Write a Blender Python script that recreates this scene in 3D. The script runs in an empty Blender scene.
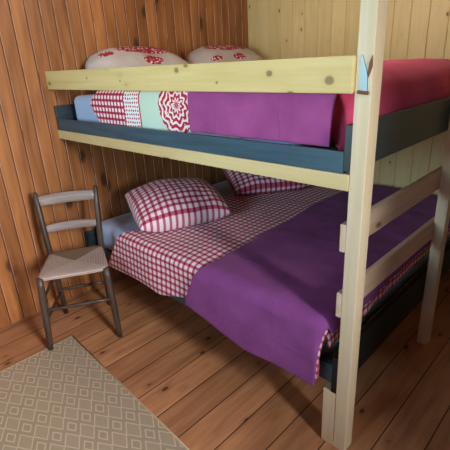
import bpy, bmesh, math, random
from mathutils import Vector, Matrix, noise
random.seed(7)
scene = bpy.context.scene
COL = scene.collection
PI = math.pi

# ------------------------------------------------------------------ camera, world, light, exposure
cam_d = bpy.data.cameras.new('camera'); cam = bpy.data.objects.new('camera', cam_d); COL.objects.link(cam)
cam_d.sensor_fit = 'HORIZONTAL'; cam_d.sensor_width = 36.0; cam_d.lens = 414.3 * 36 / 450
cam_d.clip_start = 0.02
_r = Vector((0.7193044, 0.69288311, -0.05014162)); _u = Vector((-0.22160166, 0.29726052, 0.92872433)); _f = Vector((-0.65840253, 0.65692403, -0.36736485))
m = Matrix((_r, _u, -_f)).transposed().to_4x4(); m.translation = Vector((2.60614, -1.16416, 1.50247))
cam.matrix_world = m
scene.camera = cam

world = bpy.data.worlds.new('world'); scene.world = world; world.use_nodes = True
wn = world.node_tree.nodes; wl = world.node_tree.links; wn.clear()
wo = wn.new('ShaderNodeOutputWorld'); wb = wn.new('ShaderNodeBackground'); sky = wn.new('ShaderNodeTexSky')
sky.sky_type = 'NISHITA'; sky.sun_disc = False; sky.sun_elevation = math.radians(40)
wb.inputs['Strength'].default_value = 0.3
wl.new(sky.outputs[0], wb.inputs['Color']); wl.new(wb.outputs[0], wo.inputs['Surface'])


def area(name, loc, target, sx, sy, power, color, spread=180):
    d = bpy.data.lights.new(name, 'AREA'); d.shape = 'RECTANGLE'; d.size = sx; d.size_y = sy
    d.energy = power; d.color = color; d.spread = math.radians(spread)
    o = bpy.data.objects.new(name, d); COL.objects.link(o); o.location = loc
    o.rotation_euler = (Vector(target) - Vector(loc)).to_track_quat('-Z', 'Y').to_euler()
    return o


# daylight through two windows, one in the right wall and one in the front wall (both behind the camera)
area('side_window_light', (5.2, -0.64, 2.25), (0.0, -0.60, 0.6), 0.95, 1.4, 345, (1.0, 0.95, 0.88))
# added fill light over the bunks, to brighten back wall and bedding
pl = bpy.data.lights.new('upper_fill_light', 'POINT'); pl.energy = 23; pl.color = (1.0, 0.90, 0.74); pl.shadow_soft_size = 0.12
plo = bpy.data.objects.new('upper_fill_light', pl); COL.objects.link(plo); plo.location = (1.35, 0.55, 2.3)
# the bright hillside and low sky outside: its light comes in nearly level, and the window sill shades the floor
area('window_light', (1.4, -5.0, 1.70), (1.4, 0.0, 1.70), 3.4, 1.9, 375, (0.64, 0.90, 1.0))

scene.view_settings.view_transform = 'Standard'; scene.view_settings.look = 'None'
scene.view_settings.gamma = 1.0; scene.view_settings.use_curve_mapping = False
scene.view_settings.exposure = 0.0


# ------------------------------------------------------------------ node helpers
def srgb(h):
    h = h.lstrip('#'); v = [int(h[i:i + 2], 16) / 255 for i in (0, 2, 4)]
    return tuple((c / 12.92 if c <= 0.04045 else ((c + 0.055) / 1.055) ** 2.4) for c in v) + (1.0,)


class NT:
    def __init__(self, name, rough=0.6, spec=0.4, sheen=0.0):
        self.mat = bpy.data.materials.new(name); self.mat.use_nodes = True
        self.t = self.mat.node_tree; self.b = self.t.nodes['Principled BSDF']
        self.b.inputs['Roughness'].default_value = rough
        self.b.inputs['Specular IOR Level'].default_value = spec
        if sheen:
            self.b.inputs['Sheen Weight'].default_value = sheen
            self.b.inputs['Sheen Roughness'].default_value = 0.5

    def n(self, typ, **kw):
        nd = self.t.nodes.new(typ)
        for k, v in kw.items(): setattr(nd, k, v)
        return nd

    def put(self, sock, v):
        if v is None: return
        if isinstance(v, bpy.types.NodeSocket): self.t.links.new(v, sock)
        else: sock.default_value = v

    def math(self, op, a, b=None, c=None, clamp=False):
        nd = self.n('ShaderNodeMath', operation=op, use_clamp=clamp)
        self.put(nd.inputs[0], a); self.put(nd.inputs[1], b)
        if c is not None: self.put(nd.inputs[2], c)
        return nd.outputs[0]

    def mix(self, fac, a, b, mode='MIX'):
        nd = self.n('ShaderNodeMix', data_type='RGBA', blend_type=mode)
        self.put(nd.inputs[0], fac); self.put(nd.inputs[6], a); self.put(nd.inputs[7], b)
        return nd.outputs[2]

    def coord(self, which='Object'):
        return self.n('ShaderNodeTexCoord').outputs[which]

    def sep(self, v):
        nd = self.n('ShaderNodeSeparateXYZ'); self.put(nd.inputs[0], v); return nd.outputs

    def comb(self, x, y, z):
        nd = self.n('ShaderNodeCombineXYZ')
        for i, v in enumerate((x, y, z)): self.put(nd.inputs[i], v)
        return nd.outputs[0]

    def noise(self, vec, scale=5, detail=4, rough=0.55, dist=0.0):
        nd = self.n('ShaderNodeTexNoise'); self.put(nd.inputs['Vector'], vec)
        nd.inputs['Scale'].default_value = scale; nd.inputs['Detail'].default_value = detail
        nd.inputs['Roughness'].default_value = rough; nd.inputs['Distortion'].default_value = dist
        return nd.outputs[0]

    def voro(self, vec, scale=5, feature='F1', out='Distance', rnd=1.0):
        nd = self.n('ShaderNodeTexVoronoi', feature=feature); self.put(nd.inputs['Vector'], vec)
        nd.inputs['Scale'].default_value = scale; nd.inputs['Randomness'].default_value = rnd
        return nd.outputs[out]

    def white(self, v):
        nd = self.n('ShaderNodeTexWhiteNoise', noise_dimensions='1D'); self.put(nd.inputs['W'], v); return nd.outputs['Value']

    def ramp(self, fac, stops):
        nd = self.n('ShaderNodeValToRGB'); self.put(nd.inputs[0], fac)
        cr = nd.color_ramp
        while len(cr.elements) < len(stops): cr.elements.new(0.5)
        for e, (p, c) in zip(cr.elements, stops): e.position = p; e.color = c
        return nd.outputs[0]

    def step(self, v, lo, hi):
        nd = self.n('ShaderNodeMapRange', interpolation_type='SMOOTHSTEP')
        self.put(nd.inputs[0], v); nd.inputs[1].default_value = lo; nd.inputs[2].default_value = hi
        return nd.outputs[0]

    def bump(self, h, strength=0.3, dist=0.01):
        nd = self.n('ShaderNodeBump'); nd.inputs['Strength'].default_value = strength
        nd.inputs['Distance'].default_value = dist; self.put(nd.inputs['Height'], h)
        self.t.links.new(nd.outputs[0], self.b.inputs['Normal'])

    def done(self, col):
        self.put(self.b.inputs['Base Color'], col); return self.mat


def wood(name, light, dark, knot, axis, pitch=None, across=None, phase=0.0, rough=0.55, spec=0.35,
         grain=26.0, knot_scale=5.0, knot_r=0.10, var=0.25, contrast=0.6, groove=None, groove_w=0.006, tongue=None,
         joints=None, knot_amt=1.0, along=2.2, bump=0.12, knots=()):
    """grain runs along axis (0,1,2); pitch/across give tongue and groove boards"""
    t = NT(name, rough, spec)
    o = t.sep(t.coord('Object')); o = [o[0], o[1], o[2]]
    seedoff = 0.0
    bid = None
    if pitch:
        k = t.math('DIVIDE', t.math('SUBTRACT', o[across], phase), pitch)
        bid = t.math('FLOOR', k)
        seedoff = t.math('MULTIPLY', t.white(bid), 37.0)
    a = o[axis]
    if pitch: a = t.math('ADD', a, seedoff)
    v = list(o); v[axis] = t.math('MULTIPLY', a, along / grain)
    vec = t.comb(*v)
    g1 = t.noise(vec, grain, 5, 0.6, 0.6)
    v2 = list(o); v2[axis] = t.math('MULTIPLY', a, 0.16)
    g2 = t.noise(t.comb(*v2), 6.0, 3, 0.5, 1.2)
    f = t.math('ADD', t.math('MULTIPLY', g1, contrast), t.math('MULTIPLY', g2, 1.0 - contrast))
    col = t.ramp(f, [(0.30, dark), (0.66, light)])
    # knots
    v3 = list(o); v3[axis] = t.math('MULTIPLY', a, 0.55)
    kv = t.comb(*v3)
    nd = t.noise(kv, 18, 2)
    dk = t.math('ADD', t.voro(kv, knot_scale), t.math('MULTIPLY', t.math('SUBTRACT', nd, 0.5), 0.10))
    halo = t.math('SUBTRACT', 1.0, t.step(dk, knot_r * 0.8, knot_r * 2.6))
    core = t.math('SUBTRACT', 1.0, t.step(dk, knot_r * 0.45, knot_r))
    col = t.mix(t.math('MULTIPLY', halo, 0.45 * knot_amt), col, dark)
    col = t.mix(t.math('MULTIPLY', core, 0.85 * knot_amt), col, knot)
    other = 2 if axis != 2 else 1
    for (kx, kz, kr) in knots:
        dx = t.math('DIVIDE', t.math('SUBTRACT', o[axis], kx), kr * 1.25); dz = t.math('DIVIDE', t.math('SUBTRACT', o[other], kz), kr)
        d2 = t.math('SQRT', t.math('ADD', t.math('MULTIPLY', dx, dx), t.math('MULTIPLY', dz, dz)))
        d2 = t.math('ADD', d2, t.math('MULTIPLY', t.math('SUBTRACT', nd, 0.5), 0.5))
        col = t.mix(t.math('MULTIPLY', t.math('SUBTRACT', 1.0, t.step(d2, 0.9, 2.4)), 0.4), col, dark)
        col = t.mix(t.math('MULTIPLY', t.math('SUBTRACT', 1.0, t.step(d2, 0.6, 1.1)), 0.8), col, knot)
    if pitch:
        w = t.white(t.math('ADD', bid, 11.3))
        br = t.math('ADD', 1.0 - var, t.math('MULTIPLY', w, 2 * var))
        hv = t.n('ShaderNodeHueSaturation'); t.put(hv.inputs['Color'], col); t.put(hv.inputs['Value'], br)
        col = hv.outputs[0]
        fr = t.math('FRACT', k)
        edge = t.math('MULTIPLY', t.math('MINIMUM', fr, t.math('SUBTRACT', 1.0, fr)), pitch)
        if groove is not None:
            gm = t.math('SUBTRACT', 1.0, t.step(edge, groove_w * 0.5, groove_w))
            col = t.mix(gm, col, groove)
            if tongue:
                e = t.math('MULTIPLY', fr, pitch)
                tm = t.math('SUBTRACT', t.step(e, 0.0024, 0.0034), t.step(e, 0.0058, 0.0072))
                tm = t.math('MULTIPLY', tm, t.step(t.noise(t.comb(o[0], o[1], o[2]), 9, 3), 0.30, 0.5))
                col = t.mix(t.math('MULTIPLY', tm, 0.45), col, tongue)
        if joints:
            # cross joints of the boards, staggered from board to board
            q = t.math('FRACT', t.math('ADD', t.math('DIVIDE', o[axis], joints), t.math('MULTIPLY', w, 5.0)))
            jm = t.math('SUBTRACT', 1.0, t.step(t.math('MINIMUM', q, t.math('SUBTRACT', 1.0, q)), 0.0008, 0.0016))
            col = t.mix(jm, col, groove or dark)
    t.bump(g1, bump, 0.004)
    return t.done(col)


def gingham(t, uv, period, white, mid, deep, jit=0.0):
    s = t.sep(uv)
    def band(x):
        fr = t.math('FRACT', t.math('DIVIDE', x, period))
        return t.math('SUBTRACT', t.step(fr, 0.02, 0.10), t.step(fr, 0.44, 0.52))
    a = band(s[0]); b = band(s[1])
    col = t.mix(a, white, mid)
    c2 = t.mix(a, mid, deep)
    return t.mix(b, col, c2)


def weave(t, uv, strength=0.15, crease=0.0):
    n1 = t.noise(uv, 260, 2)
    n2 = t.noise(uv, 9, 4)
    h = t.math('ADD', t.math('MULTIPLY', n1, 0.4), n2)
    if crease:
        # creases where the cloth was folded, and a few wandering pulls
        s = t.sep(uv)
        for ax, per in ((0, 0.31), (1, 0.36)):
            w = t.math('ADD', s[ax], t.math('MULTIPLY', t.math('SUBTRACT', t.noise(uv, 3, 2), 0.5), 0.06))
            fr = t.math('ABSOLUTE', t.math('SUBTRACT', t.math('FRACT', t.math('DIVIDE', w, per)), 0.5))
            h = t.math('ADD', h, t.math('MULTIPLY', t.math('SUBTRACT', 1.0, t.step(fr, 0.0, 0.03)), crease))
        rd = t.math('ABSOLUTE', t.math('SUBTRACT', t.noise(uv, 4.5, 2, 0.4, 1.0), 0.5))
        h = t.math('ADD', h, t.math('MULTIPLY', t.math('SUBTRACT', 1.0, t.step(rd, 0.0, 0.05)), crease * 0.35))
    t.bump(h, strength, 0.006)


def cloth_plain(name, c1, c2, rough=0.85, sheen=0.3, scale=7.0):
    t = NT(name, rough, 0.2, sheen)
    uv = t.coord('UV')
    n1 = t.noise(uv, scale, 4); n2 = t.noise(uv, 180, 2)
    f = t.math('ADD', t.math('MULTIPLY', n1, 0.75), t.math('MULTIPLY', n2, 0.25))
    col = t.ramp(f, [(0.35, c1), (0.65, c2)])
    weave(t, uv, 0.22, 0.7)
    return t.done(col)


def paint(name, c1, c2, rough=0.4, spec=0.5, axis=0):
    t = NT(name, rough, spec)
    o = t.sep(t.coord('Object')); v = [o[0], o[1], o[2]]
    v[axis] = t.math('MULTIPLY', v[axis], 0.08)
    g = t.noise(t.comb(*v), 40, 4, 0.6)
    col = t.ramp(g, [(0.35, c1), (0.7, c2)])
    t.bump(g, 0.15, 0.003)
    return t.done(col)


# ------------------------------------------------------------------ mesh helpers
def obj(name, bm, mat, parent=None, smooth=False, recalc=True):
    if recalc: bmesh.ops.recalc_face_normals(bm, faces=bm.faces)
    if parent is not None and parent.location.length > 0:
        bmesh.ops.translate(bm, vec=-parent.location, verts=bm.verts)
    me = bpy.data.meshes.new(name); bm.to_mesh(me); bm.free()
    me.materials.append(mat)
    if smooth:
        for p in me.polygons: p.use_smooth = True
    o = bpy.data.objects.new(name, me); COL.objects.link(o)
    if parent is not None: o.parent = parent
    return o


def box(lo, hi, bev=0.003, seg=2, bm=None):
    out = bm or bmesh.new(); b = bmesh.new()
    bmesh.ops.create_cube(b, size=1.0)
    lo = Vector(lo); hi = Vector(hi)
    for v in b.verts:
        v.co = Vector(((v.co.x + .5) * (hi.x - lo.x) + lo.x, (v.co.y + .5) * (hi.y - lo.y) + lo.y, (v.co.z + .5) * (hi.z - lo.z) + lo.z))
    if bev: bmesh.ops.bevel(b, geom=b.edges[:], offset=bev, segments=seg, affect='EDGES', profile=0.6)
    merge(out, b); return out


def merge(dst, src, mat=None):
    vm = {}
    for v in src.verts: vm[v] = dst.verts.new(mat @ v.co if mat else v.co)
    for f in src.faces:
        try: dst.faces.new([vm[v] for v in f.verts])
        except ValueError: pass
    src.free()


def tube(pts, rad, n=12, cap=True, bm=None, flat=None):
    """swept tube through pts; rad is a number or a list; flat=(axis vector, ratio) squashes the section"""
    bm = bm or bmesh.new(); pts = [Vector(p) for p in pts]
    if not isinstance(rad, (list, tuple)): rad = [rad] * len(pts)
    rings = []; ref = None
    for i, p in enumerate(pts):
        d = (pts[min(i + 1, len(pts) - 1)] - pts[max(i - 1, 0)]).normalized()
        if ref is None:
            ref = Vector((1, 0, 0)) if abs(d.x) < 0.8 else Vector((0, 1, 0))
        a = (ref - d * ref.dot(d)).normalized(); ref = a; b = d.cross(a)
        rings.append([bm.verts.new(p + (a * math.cos(2 * PI * k / n) + b * math.sin(2 * PI * k / n)) * rad[i]) for k in range(n)])
    for i in range(len(rings) - 1):
        for k in range(n):
            bm.faces.new((rings[i][k], rings[i][(k + 1) % n], rings[i + 1][(k + 1) % n], rings[i + 1][k]))
    if cap: bm.faces.new(rings[0][::-1]); bm.faces.new(rings[-1])
    return bm


def tag(o, label=None, cat=None, group=None, kind=None):
    if label: o['label'] = label
    if cat: o['category'] = cat
    if group: o['group'] = group
    if kind: o['kind'] = kind
    return o


def empty(name, loc, rz=0.0):
    o = bpy.data.objects.new(name, None); o.empty_display_size = 0.1
    COL.objects.link(o); o.location = loc; o.rotation_euler = (0, 0, rz); return o


def struct(name, bm, mat, parent=None):
    o = obj(name, bm, mat, parent); o['kind'] = 'structure'; return o


# ------------------------------------------------------------------ materials
M = {}
M['wall_orange'] = wood('varnished orange boards', srgb('#b87c4a'), srgb('#764422'), srgb('#341a0e'), 2, 0.083, 1, 0.028,
                        rough=0.45, spec=0.4, knot_scale=5.2, knot_r=0.20, var=0.13, groove=srgb('#5d3320'), groove_w=0.0028, tongue=srgb('#d8b8aa'), contrast=0.5)
M['wall_pale'] = wood('pale pine boards', srgb('#e0c894'), srgb('#d2b478'), srgb('#54300f'), 2, 0.117, 0, -0.003,
                      rough=0.5, spec=0.3, knot_scale=14, knot_r=0.13, var=0.04, groove=srgb('#b89a62'), groove_w=0.0016, tongue=srgb('#eedcb4'))
M['boards_dark'] = wood('aged brown boards', srgb('#a06a42'), srgb('#70462a'), srgb('#341a0e'), 2, rough=0.5)
M['floor'] = wood('worn floor boards', srgb('#c9956c'), srgb('#8f6346'), srgb('#33201a'), 1, 0.16, 0, 0.045,
                  rough=0.45, spec=0.4, knot_scale=9.0, knot_r=0.12, var=0.12, groove=srgb('#2a160e'), groove_w=0.0032)
M['pine_x'] = wood('planed pine along', srgb('#d6c698'), srgb('#c2ad78'), srgb('#6b4420'), 0, knot_scale=3.6, knot_r=0.085, grain=34, along=1.6)
M['pine_rail'] = wood('planed pine rail', srgb('#dac890'), srgb('#c6ae70'), srgb('#75603c'), 0, knot_scale=9, knot_r=0.10, grain=34, along=1.6,
                      knots=[(1.223, 1.478, .012), (1.698, 1.457, .012), (1.924, 1.434, .016), (0.488, 1.456, .006), (0.80, 1.44, .005), (1.45, 1.43, .006)])
M['pine_y'] = wood('planed pine rung', srgb('#dcc7b0'), srgb('#c4a78d'), srgb('#6b4420'), 1, knot_scale=4.2, knot_r=0.085, grain=34, along=1.6)
M['pine_z'] = wood('planed pine upright', srgb('#dccfb4'), srgb('#c8b491'), srgb('#6b4420'), 2, knot_scale=4.2, knot_r=0.08, grain=34, along=1.6)
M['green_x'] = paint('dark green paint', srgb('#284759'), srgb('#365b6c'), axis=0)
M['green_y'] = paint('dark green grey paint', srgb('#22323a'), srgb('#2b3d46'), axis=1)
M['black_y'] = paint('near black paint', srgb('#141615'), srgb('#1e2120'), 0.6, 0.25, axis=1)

# ------------------------------------------------------------------ the room
RX, FY, BY, H = 3.6, -2.45, 1.85, 2.5


def board_wall(span, pitch, phase, z0, z1, place, depth=0.006, half=0.0045):
    """tongue-and-groove wall: flat boards with a V groove between them, extruded up; thick slab behind"""
    a0, a1 = span; prof = [(a0, 0.0)]
    k = math.ceil((a0 - phase) / pitch)
    while phase + k * pitch < a1 - 0.012:
        c = phase + k * pitch
        if c > a0 + 0.012:
            prof += [(c - half, 0.0), (c - half * .3, -depth), (c + half * .3, -depth), (c + half, 0.0)]
        k += 1
    prof.append((a1, 0.0))
    prof += [(a1, -0.08), (a0, -0.08)]
    bm = bmesh.new()
    lo = [bm.verts.new(place(a, d, z0)) for a, d in prof]; hi = [bm.verts.new(place(a, d, z1)) for a, d in prof]
    n = len(prof)
    for i in range(n): bm.faces.new((lo[i], lo[(i + 1) % n], hi[(i + 1) % n], hi[i]))
    bm.faces.new(lo[::-1]); bm.faces.new(hi)
    return bm


struct('wall_left', board_wall((FY, BY), 0.083, 0.028, 0, H, lambda a, d, z: (d, a, z)), M['wall_orange'])
struct('wall_back', board_wall((0.0, RX), 0.117, -0.003, 0, H, lambda a, d, z: (a, BY - d, z)), M['wall_pale'])
struct('floor', box((-0.08, FY - .08, -0.06), (RX + .08, BY + .08, 0), 0), M['floor'])
struct('ceiling', box((-.08, FY - .08, H), (RX + .08, BY + .08, H + .06), 0), M['boards_dark'])
bm = bmesh.new()          # front wall with its window opening, behind the camera
for lo, hi in (((-.08, FY - .08, 0), (0.75, FY, H)), ((2.05, FY - .08, 0), (RX + .08, FY, H)), ((0.75, FY - .08, 0), (2.05, FY, 1.20)),
               ((0.75, FY - .08, 2.05), (2.05, FY, H))): box(lo, hi, 0, bm=bm)
struct('wall_front', bm, M['boards_dark'])
bm = bmesh.new()
for lo, hi in (((RX, FY, 0), (RX + .08, -1.5, H)), ((RX, -0.38, 0), (RX + .08, BY, H)), ((RX, -1.5, 0), (RX + .08, -0.38, 1.1)),
               ((RX, -1.5, 2.2), (RX + .08, -0.38, H))): box(lo, hi, 0, bm=bm)
struct('wall_right', bm, M['boards_dark'])

# ------------------------------------------------------------------ cloth machinery
def wr(s, t, seed, amp, sc):
    p = Vector((s * sc + seed * 7.1, t * sc - seed * 3.3, seed))
    a = noise.noise(p); b = noise.noise(p * 2.3 + Vector((9, 2, 1)))
    # long soft folds: ridged noise stretched along one direction
    c = 1 - abs(noise.noise(Vector((s * sc * 0.55 + t * sc * .35 + seed, t * sc * 1.5, seed * 2.7))))
    return amp * (0.7 * a + 0.3 * b + 0.55 * (c - .75))


def drape(name, s0, s1, t0, t1, X1, Y0, top, r, mat, parent=None, step=0.02, thick=0.012, seed=1.0, amp=0.006, sc=5.0,
          topfn=None, hem=None, head=None, corner=0.03, flare=0.02, flare_x=0.0):
    """a blanket lying on a box: falls over the front edge (y below Y0), the foot edge (x above X1)"""
    bm = bmesh.new(); uvl = bm.loops.layers.uv.new('UVMap')
    ns = max(2, int(round((s1 - s0) / step))); nt = max(2, int(round((t1 - t0) / step)))
    grid = []; suv = {}
    for i in range(ns + 1):
        col = []
        for j in range(nt + 1):
            s = s0 + (s1 - s0) * i / ns; t = t0 + (t1 - t0) * j / nt
            if hem: t = (t1 - (t1 - (t0 + hem(s))) * (1 - j / nt))
            if head: s = s1 - (s1 - (s0 + head(t))) * (1 - i / ns)
            ex = max(0.0, s - X1); ey = max(0.0, Y0 - t); sg = 1
            x = min(s, X1); y = max(t, Y0)
            d = math.hypot(ex, ey)
            base = top + (topfn(x, y) if topfn else 0.0)
            w = wr(s, t, seed, amp, sc)
            if d > 1e-9:
                ux, uy = sg * ex / d, -ey / d
                th = d / r
                if th < PI / 2: out, dn = r * math.sin(th), r * (1 - math.cos(th)); nz = math.cos(th); nh = math.sin(th)
                else: out, dn = r + (flare * ey / d + flare_x * ex / d) * (d - r * PI / 2), r + d - r * PI / 2; nz = 0.0; nh = 1.0
                P = Vector((x + ux * (out + nh * w), y + uy * (out + nh * w), base - dn + nz * w))
            else: P = Vector((x, y, base + w))
            v = bm.verts.new(P); suv[v] = (s, t, ex, ey); col.append(v)
        grid.append(col)
    for i in range(ns):
        for j in range(nt):
            q = (grid[i][j], grid[i + 1][j], grid[i + 1][j + 1], grid[i][j + 1])
            if all(suv[v][2] > corner and suv[v][3] > corner for v in q): continue
            f = bm.faces.new(q); f.smooth = True
            for lp in f.loops: lp[uvl].uv = suv[lp.vert][:2]
    for v in [v for v in bm.verts if not v.link_faces]: bm.verts.remove(v)
    o = obj(name, bm, mat, parent, smooth=True, recalc=False)
    so = o.modifiers.new('thickness', 'SOLIDIFY'); so.thickness = thick; so.offset = -1; so.use_rim = True
    sb = o.modifiers.new('soft', 'SUBSURF'); sb.levels = 1; sb.render_levels = 1
    return o


def mattress(name, lo, hi, mat, parent=None, r=0.05, seed=3.0, amp=0.004):
    bm = box(lo, hi, r, 5)
    bmesh.ops.subdivide_edges(bm, edges=[e for e in bm.edges if e.calc_length() > 0.2], cuts=6, use_grid_fill=True)
    for v in bm.verts:
        if v.co.z > (lo[2] + hi[2]) / 2: v.co.z += amp * noise.noise(v.co * 4 + Vector((seed, 0, 0)))
    return obj(name, bm, mat, parent, smooth=True)


def pillow_mesh(w, h, d, seed, amp=0.006, n=34, flange=0.0, pinch=0.05, ex=0.42, rnd=0.0):
    """closed cushion: w wide (local x), h deep (local y), d thick; seam all round"""
    bm = bmesh.new(); uvl = bm.loops.layers.uv.new('UVMap'); sides = []
    for sgn in (1, -1):
        g = []
        for i in range(n + 1):
            c = []
            for j in range(n + 1):
                u = -1 + 2 * i / n; v = -1 + 2 * j / n
                u = math.sin(u * PI / 2) * .6 + u * .4; v = math.sin(v * PI / 2) * .6 + v * .4
                x = w / 2 * u * (1 - pinch * (1 - v * v)) * math.sqrt(1 - rnd * v * v); y = h / 2 * v * (1 - pinch * (1 - u * u)) * math.sqrt(1 - rnd * u * u)
                zz = max(0.0, (1 - u * u) * (1 - v * v)) ** ex * d / 2
                e = min(1, zz / (d * .15))
                z = sgn * zz + e * wr(x, y, seed + (0 if sgn > 0 else 5), amp, 7)
                edge = (i in (0, n)) or (j in (0, n))
                if sgn < 0 and edge: c.append(sides[0][i][j])
                else:
                    vv = bm.verts.new((x, y, z)); c.append(vv)
            g.append(c)
        sides.append(g)
        for i in range(n):
            for j in range(n):
                q = (g[i][j], g[i + 1][j], g[i + 1][j + 1], g[i][j + 1])
                f = bm.faces.new(q if sgn > 0 else q[::-1]); f.smooth = True
                for lp in f.loops: lp[uvl].uv = (lp.vert.co.x, lp.vert.co.y)
    return bm


def place_mesh(bm, loc, rot):
    M4 = Matrix.Translation(loc) @ rot
    bmesh.ops.transform(bm, matrix=M4, verts=bm.verts)


def rest(bm, surf, xmin=None, ymax=None):
    """press a cushion down on what lies under it and against the walls"""
    for v in bm.verts:
        v.co.z = max(v.co.z, surf(v.co.x, v.co.y))
        if xmin is not None: v.co.x = max(v.co.x, xmin)
        if ymax is not None: v.co.y = min(v.co.y, ymax)


def frame_rot(xd, yd):
    xd = Vector(xd).normalized(); z = xd.cross(Vector(yd)).normalized(); y = z.cross(xd)
    return Matrix((xd, y, z)).transposed().to_4x4()


# ------------------------------------------------------------------ bunk bed frame
L = 2.0; PW, PD = 0.0617, 0.0513; D2 = 0.8925
bed = tag(empty('bunk_bed', (0, 0, 0)), 'pine bunk bed with dark green boards, guard rail and rung ladder', 'bunk bed')
obj('post', box((L, 0, 0), (L + PD, PW, 2.15)), M['pine_z'], bed)
obj('post', box((L, D2, 0), (L + PD, D2 + PW, 2.15)), M['pine_z'], bed)
p = obj('short_leg', box((L - 0.056, 0.0, 0), (L - 0.002, 0.055, 0.272)), M['pine_z'], bed)
for zt, zb in ((0.9834, 0.883), (0.7225, 0.624)):
    obj('rung', box((L - 0.022, 0.0, zb), (L, D2 + PW, zt), 0.004), M['pine_y'], bed)
obj('guard_rail', box((0.0, -0.014, 1.3963), (L - 0.001, 0.007, 1.4994), 0.004), M['pine_rail'], bed)
obj('side_beam', box((0.0, -0.004, 1.0996), (L - 0.001, 0.03, 1.1526), 0.003), M['pine_x'], bed)
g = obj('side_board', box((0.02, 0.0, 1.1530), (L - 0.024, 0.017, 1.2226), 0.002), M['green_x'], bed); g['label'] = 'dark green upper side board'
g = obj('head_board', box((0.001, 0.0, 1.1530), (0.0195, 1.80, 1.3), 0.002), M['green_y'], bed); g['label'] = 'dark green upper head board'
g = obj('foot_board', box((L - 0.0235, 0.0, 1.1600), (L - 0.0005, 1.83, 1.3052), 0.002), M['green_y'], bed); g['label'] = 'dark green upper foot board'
obj('bed_base', box((0.020, 0.031, 1.151), (L - 0.025, 1.80, 1.1655), 0.002), M['pine_x'], bed)
# lower bed
g = obj('side_board', box((0.02, 0.045, 0.272), (L - 0.026, 0.066, 0.36), 0.002), M['green_x'], bed); g['label'] = 'dark green lower side board'
g = obj('head_board', box((0.001, 0.045, 0.272), (0.0195, 1.80, 0.44), 0.002), M['green_y'], bed); g['label'] = 'dark green lower head board'
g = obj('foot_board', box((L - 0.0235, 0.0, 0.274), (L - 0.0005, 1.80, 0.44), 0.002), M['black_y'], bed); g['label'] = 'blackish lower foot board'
obj('bed_base', box((0.021, 0.067, 0.285), (L - 0.025, 1.83, 0.315), 0.002), M['pine_x'], bed)

# clip that holds the guard rail on the front of the post: a bright strap and a rusty arm
steel = NT('galvanised steel', 0.45, 0.5); steel.b.inputs['Metallic'].default_value = 0.6
M['steel'] = steel.done(srgb('#82969e'))
M['rust'] = NT('rusty steel', 0.7, 0.3).done(srgb('#7a4a30'))


def plate(pts, y0, y1, bev=0.0008):
    bm = bmesh.new()
    a = [bm.verts.new((x, y0, z)) for x, z in pts]; b = [bm.verts.new((x, y1, z)) for x, z in pts]
    n = len(pts); bm.faces.new(a); bm.faces.new(b[::-1])
    for i in range(n): bm.faces.new((a[i], b[i], b[(i + 1) % n], a[(i + 1) % n]))
    return bm


clip = obj('rail_clip', plate([(2.0145, 1.502), (2.0195, 1.499), (2.036, 1.452), (2.040, 1.402), (2.018, 1.401), (2.017, 1.448)], -0.004, 0.0), M['steel'], bed)
clip['label'] = 'shiny steel rail clip'
obj('clip_arm', plate([(2.048, 1.499), (2.050, 1.470), (2.040, 1.440), (2.0365, 1.452), (2.040, 1.478)], -0.003, 0.0), M['rust'], clip)
bm = tube([(2.012, -0.006, 1.401), (2.044, -0.006, 1.398)], 0.005, 8)
obj('clip_pin', bm, M['rust'], clip)

# ------------------------------------------------------------------ lower bed: bedding
M['sheet'] = cloth_plain('white cotton sheet', srgb('#a9c4ee'), srgb('#b8d0f2'), 0.8, 0.1)
W_, Mi, De = srgb('#e4dfe8'), srgb('#c25f7c'), srgb('#86163a')


def gingham_mat(name, period, white=W_, mid=Mi, deep=De):
    t = NT(name, 0.85, 0.2, 0.1); uv = t.coord('UV')
    col = gingham(t, uv, period, white, mid, deep); weave(t, uv, 0.12)
    return t.done(col)


M['gingham'] = gingham_mat('red gingham cotton', 0.037)
M['gingham_p'] = gingham_mat('red gingham pillow cotton', 0.038)
M['plum'] = cloth_plain('plum fleece', srgb('#7b3f7e'), srgb('#8b4b90'), 0.9, 0.05)

o = mattress('mattress', (0.055, 0.09, 0.317), (1.91, 1.80, 0.515), M['sheet'], r=0.06)
tag(o, 'white-sheeted mattress of the lower bunk, bare at its head corner', 'mattress')


def crown(x, y): return 0.02 * math.sin(PI * min(1, max(0, (y - 0.0) / 1.8)))


def hem_low(s): return -0.02 * (s - 0.47) + 0.006 * math.sin(s * 11)


LOW = dict(seed=2.2, amp=0.013, sc=4.5, topfn=crown, hem=hem_low, flare=0.05)
o = drape('duvet', 0.44, 2.056, -0.235, 1.70, 1.905, 0.050, 0.575, 0.052, M['gingham'], thick=0.026,
          head=lambda t: -0.06 + 0.20 * min(1, max(0, (t + .235) / .38)) + 0.012 * math.sin(t * 9), corner=0.065,
          **{**LOW, 'hem': lambda s: hem_low(s) + 0.060 * min(1, max(0, (s - 0.95) / .2)) * min(1, max(0, (1.85 - s) / .2))})
tag(o, 'red and white gingham duvet spread on the lower bunk', 'duvet')
o = drape('blanket', 1.245, 2.004, -0.278, 1.72, 1.905, 0.050, 0.593, 0.070, M['plum'], thick=0.010,
          head=lambda t: 0.02 * math.sin(t * 3 + 1) - 0.11 * min(1, max(0, (0.05 - t) / .25)), corner=0.045,
          **{**LOW, 'hem': lambda s: hem_low(s) + 0.060 * min(1, max(0, (1.62 - s) / .42))})
tag(o, 'plum purple blanket over the foot half of the lower bunk', 'blanket')

def low_top(x, y):
    q = 0.526
    if x > 0.44: q = max(q, 0.575 + crown(x, max(y, .08)) + wr(x, y, 2.2, 0.013, 4.5) + 0.006)
    return q


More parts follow.
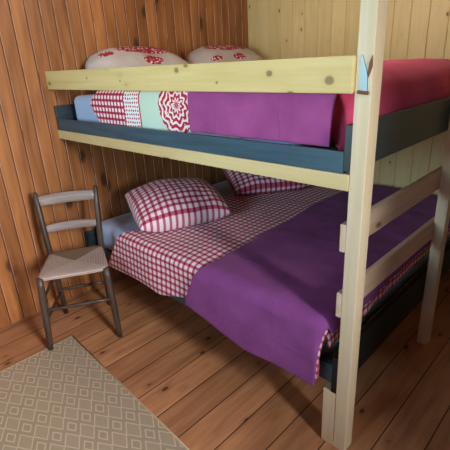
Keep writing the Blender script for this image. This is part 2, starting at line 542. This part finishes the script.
bm = pillow_mesh(0.60, 0.50, 0.27, 1.5, 0.018, rnd=0.12)
place_mesh(bm, Vector((0.615, 0.395, 0.675)), frame_rot((0.40, 0.92, 0.0), (-0.90, 0.39, 0.17)))
rest(bm, low_top)
tag(obj('pillow', bm, M['gingham_p'], smooth=True), 'plump red gingham pillow nearest the chair on the lower bunk', 'pillow', 'gingham pillows')
bm = pillow_mesh(0.62, 0.48, 0.22, 4.5, 0.018, rnd=0.12)
place_mesh(bm, Vector((0.66, 1.24, 0.675)), frame_rot((0.55, 0.83, 0.0), (-0.80, 0.53, 0.2)))
rest(bm, low_top)
tag(obj('pillow', bm, M['gingham_p'], smooth=True), 'red gingham pillow on the lower bunk beside the back wall', 'pillow', 'gingham pillows')

# ------------------------------------------------------------------ upper bunk: bedding
o = mattress('mattress', (0.075, 0.086, 1.167), (1.745, 1.79, 1.352), M['sheet'], r=0.05, seed=8)
tag(o, 'white-sheeted mattress of the upper bunk, showing at the head end', 'mattress')

# banded duvet: gingham, dotted strip, mint with a red lace medallion
t = NT('patterned duvet cotton', 0.85, 0.2, 0.1); uv = t.coord('UV'); s = t.sep(uv)
gi = gingham(t, uv, 0.032, srgb('#eeeaf0'), srgb('#c23a58'), srgb('#8c1232'))
mint = srgb('#c2dacc'); whit = srgb('#e8eef0'); red = srgb('#b81f3e')
dots = t.voro(uv, 52, rnd=0.15)
dcol = t.mix(t.math('SUBTRACT', 1.0, t.step(dots, 0.26, 0.36)), whit, red)
cx = t.math('SUBTRACT', s[0], 1.128); cy = t.math('SUBTRACT', s[1], -0.015)
rad = t.math('SQRT', t.math('ADD', t.math('MULTIPLY', cx, cx), t.math('MULTIPLY', cy, cy)))
ang = t.math('ARCTAN2', cy, cx)
ring = t.math('SINE', t.math('ADD', t.math('MULTIPLY', rad, 210.0), t.math('MULTIPLY', t.math('SINE', t.math('MULTIPLY', ang, 10.0)), 1.5)))
lace = t.voro(uv, 58, rnd=0.9)
lm = t.math('MULTIPLY', t.step(ring, -0.5, -0.1), t.step(lace, 0.22, 0.36))
inside = t.math('SUBTRACT', 1.0, t.step(rad, 0.100, 0.104))
scal = t.math('ADD', rad, t.math('MULTIPLY', t.math('SINE', t.math('MULTIPLY', ang, 18.0)), 0.003))
inside = t.math('SUBTRACT', 1.0, t.step(scal, 0.128, 0.132))
med = t.mix(lm, srgb('#f0e4e4'), red)
mcol = t.mix(inside, mint, med)
col = t.mix(t.step(s[0], 0.705, 0.709), gi, dcol)
col = t.mix(t.step(s[0], 0.842, 0.846), col, mcol)
for e in (0.707, 0.844):
    ln = t.math('SUBTRACT', 1.0, t.step(t.math('ABSOLUTE', t.math('SUBTRACT', s[0], e)), 0.004, 0.006))
    col = t.mix(ln, col, red)
weave(t, uv, 0.12)
M['duvet_bands'] = t.done(col)
def up_bulge(x, y):
    k = min(1, max(0, (x - 0.7) / 0.7)); k = k * k * (3 - 2 * k)
    y = max(y, 0.203)
    return 0.050 * k * math.sin(PI * min(1, max(0, (y - .06) / 1.6))) ** 0.6


UP = dict(seed=5.1, amp=0.006, sc=5.0, flare=0.0, topfn=up_bulge)
o = drape('duvet', 0.355, 1.50, -0.140, 1.70, 1.895, 0.102, 1.402, 0.055, M['duvet_bands'], thick=0.02,
          head=lambda t: 0.07 * min(1.2, abs(t + 0.02) / 0.08), **UP)
tag(o, 'patterned duvet on the upper bunk, gingham strip, dots and red lace medallion on mint', 'duvet')
M['crimson'] = cloth_plain('burgundy fleece warm lit', srgb('#c6426a'), srgb('#d6547c'), 0.9, 0.1)  # one blanket made as two: warm light put into this red
M['wine'] = cloth_plain('burgundy fleece cool lit', srgb('#8c3f7a'), srgb('#a04e8c'), 0.9, 0.1)  # front of the same blanket, cool window light put into the colour
o = drape('blanket', 1.30, 2.075, -0.045, 1.72, 1.815, 0.203, 1.417, 0.150, M['crimson'], thick=0.010,
          corner=9, hem=lambda s: 0.0 if s > 1.76 else 0.26, **UP)
tag(o, 'foot end of the upper bunk blanket, warm light put into its crimson', 'blanket')
o = drape('blanket', 1.222, 1.935, -0.170, 0.30, 1.895, 0.114, 1.436, 0.086, M['wine'], thick=0.010, **UP)
tag(o, 'front of the upper bunk blanket under the guard rail, cool light put into its purple', 'blanket')


def pillow_pattern(name, cxs):
    t = NT(name, 0.85, 0.2, 0.1); uv = t.coord('UV'); s = t.sep(uv)
    n = t.voro(uv, 50, rnd=1.0); n2 = t.noise(uv, 70, 2)
    spots = t.step(t.math('ADD', n, t.math('MULTIPLY', t.math('SUBTRACT', n2, .5), .5)), 0.30, 0.42)
    lace = t.mix(spots, srgb('#ead8d8'), srgb('#a81c36'))
    def ell(cx, cy, rx, ry):
        a = t.math('DIVIDE', t.math('SUBTRACT', s[0], cx), rx); b = t.math('DIVIDE', t.math('SUBTRACT', s[1], cy), ry)
        return t.math('SUBTRACT', 1.0, t.step(t.math('ADD', t.math('MULTIPLY', a, a), t.math('MULTIPLY', b, b)), 0.92, 1.0))
    mask = None
    for e in cxs:
        q = ell(*e); mask = q if mask is None else t.math('MAXIMUM', mask, q)
    base = t.ramp(t.noise(uv, 8, 3), [(0.4, srgb('#b9b2b0')), (0.6, srgb('#c6bfbc'))])
    weave(t, uv, 0.12)
    return t.done(t.mix(mask, base, lace))


M['pil_a'] = pillow_pattern('white cotton with red lace print', [(0.06, 0.13, 0.25, 0.085), (0.02, -0.02, 0.075, 0.045), (-0.26, 0.08, 0.05, 0.03)])
M['pil_b'] = pillow_pattern('white cotton with faded red print', [(-0.02, 0.13, 0.22, 0.075), (0.0, -0.02, 0.07, 0.035), (-0.24, -0.02, 0.06, 0.02), (0.28, 0.04, 0.02, 0.02)])
def up_top(x, y):
    return 1.360 if x < 0.33 else 1.406 + UP['topfn'](x, y) + wr(x, y, 5.1, 0.006, 5.0)


bm = pillow_mesh(0.80, 0.44, 0.24, 12.5, 0.016, pinch=0.0, rnd=0.42, ex=0.5)
place_mesh(bm, Vector((0.21, 0.56, 1.458)), frame_rot((0.04, 1, -0.02), (-0.70, 0.03, 0.56)))
rest(bm, up_top, 0.006, BY - 0.006)
tag(obj('pillow', bm, M['pil_a'], smooth=True), 'white pillow with bright red lace band on the upper bunk, nearer the room', 'pillow', 'patterned pillows')
bm = pillow_mesh(0.86, 0.44, 0.24, 15.5, 0.016, pinch=0.0, rnd=0.42, ex=0.5)
place_mesh(bm, Vector((0.21, 1.40, 1.455)), frame_rot((0.0, 1, -0.02), (-0.70, 0.03, 0.56)))
rest(bm, up_top, 0.006, BY - 0.006)
tag(obj('pillow', bm, M['pil_b'], smooth=True), 'white pillow with faded red band on the upper bunk, in the wall corner', 'pillow', 'patterned pillows')

# ------------------------------------------------------------------ rug
t = NT('flat woven rug', 0.95, 0.1); s = t.sep(t.coord('Object'))
PXX, PYY = 0.150, 0.0705


def diamond(ox, oy, ax, ay):
    fx = t.math('SUBTRACT', t.math('FRACT', t.math('ADD', t.math('DIVIDE', t.math('SUBTRACT', s[0], ox), PXX), 0.5)), 0.5)
    fy = t.math('SUBTRACT', t.math('FRACT', t.math('ADD', t.math('DIVIDE', t.math('SUBTRACT', s[1], oy), PYY), 0.5)), 0.5)
    return t.math('ADD', t.math('DIVIDE', t.math('ABSOLUTE', t.math('MULTIPLY', fx, PXX)), ax),
                  t.math('DIVIDE', t.math('ABSOLUTE', t.math('MULTIPLY', fy, PYY)), ay))


def line_at(d, c, w):
    return t.math('SUBTRACT', 1.0, t.step(t.math('ABSOLUTE', t.math('SUBTRACT', d, c)), w * .6, w))


small = diamond(0.631, -0.474, 0.040, 0.024); big = diamond(0.556, -0.439, 0.062, 0.0355)
ground, fill, cream = srgb('#9a8e7e'), srgb('#a29684'), srgb('#cfc4ae')
col = t.mix(t.math('SUBTRACT', 1.0, t.step(big, 0.84, 0.92)), ground, fill)
hatch = t.math('SINE', t.math('MULTIPLY', t.math('ADD', s[0], t.math('MULTIPLY', s[1], 1.6)), 900.0))
col = t.mix(t.math('MULTIPLY', t.step(hatch, 0.0, 0.8), 0.22), col, cream)
col = t.mix(line_at(small, 0.86, 0.17), col, cream)
col = t.mix(line_at(big, 0.95, 0.10), col, cream)
yb = t.noise(t.coord('Object'), 320, 2)
t.bump(yb, 0.5, 0.003)
col = t.mix(0.25, col, t.mix(yb, srgb('#8d8170'), srgb('#d2c7b2')))
M['rug'] = t.done(col)
rug = tag(empty('rug', (1.4, -1.0, 0)), 'beige flat-woven rug with cream diamond pattern on the floorboards', 'rug')
bm = bmesh.new()
E1 = [(0.440, -0.358), (1.60, -0.415), (2.62, -0.47), (2.56, -1.90), (0.436, -1.85)]
hi = [bm.verts.new((x, y, 0.007)) for x, y in E1]; lo = [bm.verts.new((x, y, 0.0005)) for x, y in E1]
bm.faces.new(hi); bm.faces.new(lo[::-1])
for i in range(5): bm.faces.new((hi[i], lo[i], lo[(i + 1) % 5], hi[(i + 1) % 5]))
o = obj('woven_field', bm, M['rug'], rug)
# object coordinates of the pattern are measured in room metres
o.data.transform(Matrix.Translation(rug.location)); o.location = -Vector(rug.location)
M['binding'] = cloth_plain('rug binding', srgb('#a3937a'), srgb('#b9a98c'), 0.95, 0.0, 60)
bm = bmesh.new()
for i in range(5):
    a, b = Vector(E1[i] + (0.005,)), Vector(E1[(i + 1) % 5] + (0.005,))
    tube([a, a.lerp(b, .5), b], 0.0048, 8, bm=bm)
obj('edge_binding', bm, M['binding'], rug, smooth=True)

# ------------------------------------------------------------------ rush seat chair
M['chairwood'] = wood('worn grey brown chair wood', srgb('#54473f'), srgb('#281c17'), srgb('#2a1c16'), 2, rough=0.4, spec=0.5,
                      grain=60, knot_amt=0.0, along=3.0)
M['chairslat'] = wood('worn chair slats with highlight tone', srgb('#a39a98'), srgb('#6d605c'), srgb('#2a1c16'), 0, rough=0.32, spec=0.55,
                      grain=60, knot_amt=0.0, along=3.0)  # paler than the frame: window highlight put into the slat colour
t = NT('twisted rush', 0.8, 0.25); s = t.sep(t.coord('Object'))
yy = t.math('ADD', s[1], 0.0)
ax = t.math('DIVIDE', t.math('ABSOLUTE', s[0]), 0.178); ay = t.math('DIVIDE', t.math('ABSOLUTE', yy), 0.165)
mx = t.math('MAXIMUM', ax, ay)
strand = t.math('SINE', t.math('MULTIPLY', mx, 2 * PI * 19))
isx = t.step(t.math('SUBTRACT', ax, ay), -0.02, 0.02)
front = t.step(yy, -0.01, 0.01)
n = t.noise(t.coord('Object'), 90, 3)
c_side = t.mix(n, srgb('#b8a6a0'), srgb('#d2c2bc')); c_back = t.mix(n, srgb('#7c6654'), srgb('#927c68'))
col = t.mix(t.math('MULTIPLY', front, t.math('SUBTRACT', 1.0, isx)), c_side, c_back)
col = t.mix(t.math('MULTIPLY', t.step(strand, -0.2, -0.9), 0.45), col, srgb('#5a4638'))
t.bump(strand, 0.6, 0.004)
M['rush'] = t.done(col)

# chair frame: local x = across (sitter's view from the front: left in the photo is -x), local +y = towards the back
fc = Vector((0.556, -0.322, 0)); bc = Vector((0.262, -0.152, 0))
ctr = (fc + bc) / 2; yd = (bc - fc).normalized()
rz = math.atan2(yd.y, yd.x) - PI / 2
chair = empty('chair', ctr, 0.0)
tag(chair, 'old wooden chair with a rush seat standing by the orange wall', 'chair')
R = Matrix.Rotation(rz, 4, 'Z')


def cpart(name, bm, mat, parent=None, smooth=True):
    me_o = obj(name, bm, mat, None, smooth=smooth)
    me_o.parent = parent or chair
    return me_o


chair.rotation_euler = (0, 0, rz)
HD = 0.170   # half depth
FW, BW = 0.187, 0.152
SZ = 0.452
for sx in (-1, 1):
    # front leg: square-ish at the top, tapering, slightly splayed
    top = Vector((sx * (FW - 0.012), -HD + 0.005, SZ + 0.004)); bot = Vector((sx * FW * 1.04 - 0.004, -HD - 0.016, 0.0108 if sx < 0 else 0.0))
    pts = [bot.lerp(top, k / 8) for k in range(9)]
    rad = [0.0145, 0.0165, 0.0175, 0.0185, 0.019, 0.0195, 0.0195, 0.019, 0.017]
    cpart('front_leg', tube(pts, rad, 10), M['chairwood'])
    # rear leg runs up into the back stile, leaning backwards above the seat
    low = [Vector((sx * (BW - 0.01), HD + 0.035, 0)), Vector((sx * (BW - 0.008), HD + 0.012, 0.2)), Vector((sx * BW, HD, SZ - 0.02)),
           Vector((sx * (BW + 0.006), HD + 0.008, 0.55)), Vector((sx * (BW + 0.014), HD + 0.035, 0.70)), Vector((sx * (BW + 0.022), HD + 0.062, 0.822)),
           Vector((sx * (BW + 0.023), HD + 0.065, 0.833))]
    cpart('rear_leg', tube(low, [0.014, 0.0165, 0.0185, 0.018, 0.0165, 0.014, 0.009], 10), M['chairwood'])


def slat(z0, z1, hw, y, bow, lean, th=0.011, droop=0.012):
    bm = bmesh.new(); N = 14; rows = []
    for i in range(N + 1):
        u = -1 + 2 * i / N; x = hw * u; yy = y + bow * (1 - u * u)
        zt = z1 - droop * u * u; zb = z0 - 0.3 * droop * u * u + 0.004 * u * u
        ring = []
        for (zz, oy) in ((zb, -th / 2), (zb - .002, 0), (zb, th / 2), ((zb + zt) / 2, th * .62), (zt, th / 2), (zt + .003, 0), (zt, -th / 2), ((zb + zt) / 2, -th * .62)):
            ring.append(bm.verts.new((x, yy + oy + lean * (zz - z0), zz)))
        rows.append(ring)
    for i in range(N):
        for k in range(8): bm.faces.new((rows[i][k], rows[i][(k + 1) % 8], rows[i + 1][(k + 1) % 8], rows[i + 1][k]))
    bm.faces.new(rows[0]); bm.faces.new(rows[-1][::-1])
    return bm


cpart('back_slat', slat(0.750, 0.808, BW + 0.014, HD + 0.046, 0.016, 0.22, droop=0.006), M['chairslat'])
cpart('back_slat', slat(0.585, 0.632, BW + 0.006, HD + 0.014, 0.016, 0.2, droop=0.008), M['chairslat'])
# rush seat: softly domed pad wider at the front, with rounded rolled edges
bm = bmesh.new(); N = 26; top_g = []; bot_g = []
for sgn, g in ((1, top_g), (-1, bot_g)):
    for i in range(N + 1):
        row = []
        for j in range(N + 1):
            u = -1 + 2 * i / N; v = -1 + 2 * j / N
            u2 = math.sin(u * PI / 2) * .4 + u * .6; v2 = math.sin(v * PI / 2) * .4 + v * .6
            hw = (FW + 0.008) * (1 - v2) / 2 + (BW + 0.006) * (1 + v2) / 2
            rr = max(0.0, (1 - u2 ** 8) * (1 - v2 ** 8)) ** 0.5
            dip = 0.012 * (1 - u2 * u2) * (1 - v2 * v2)
            x = hw * u2; y = v2 * (HD + 0.012)
            cr = max(0, abs(u2) + abs(v2) - 1.72) * 0.12
            x -= math.copysign(cr * .5, x); y -= math.copysign(cr * .5, y)
            z = SZ - 0.002 + sgn * 0.019 * rr - (dip if sgn > 0 else 0)
            if sgn < 0 and (i in (0, N) or j in (0, N)): row.append(top_g[i][j])
            else: row.append(bm.verts.new((x, y, z)))
        g.append(row)
    for i in range(N):
        for j in range(N):
            q = (g[i][j], g[i + 1][j], g[i + 1][j + 1], g[i][j + 1]); bm.faces.new(q if sgn > 0 else q[::-1])
cpart('seat', bm, M['rush'])


def rod(a, b, r): return tube([Vector(a).lerp(Vector(b), k / 4) for k in range(5)], [r * .85, r, r * 1.08, r, r * .85], 8)


cpart('stretcher', rod((-FW, -HD - 0.010, 0.262), (FW, -HD - 0.010, 0.262), 0.0105), M['chairwood'])
cpart('stretcher', rod((-BW, HD + 0.012, 0.19), (BW, HD + 0.012, 0.19), 0.010), M['chairwood'])
for sx in (-1, 1):
    cpart('stretcher', rod((sx * FW, -HD - 0.006, 0.32), (sx * (BW - .005), HD + 0.006, 0.31), 0.009), M['chairwood'])
    cpart('stretcher', rod((sx * FW * 1.02, -HD - 0.012, 0.19), (sx * (BW - .008), HD + 0.018, 0.17), 0.009), M['chairwood'])
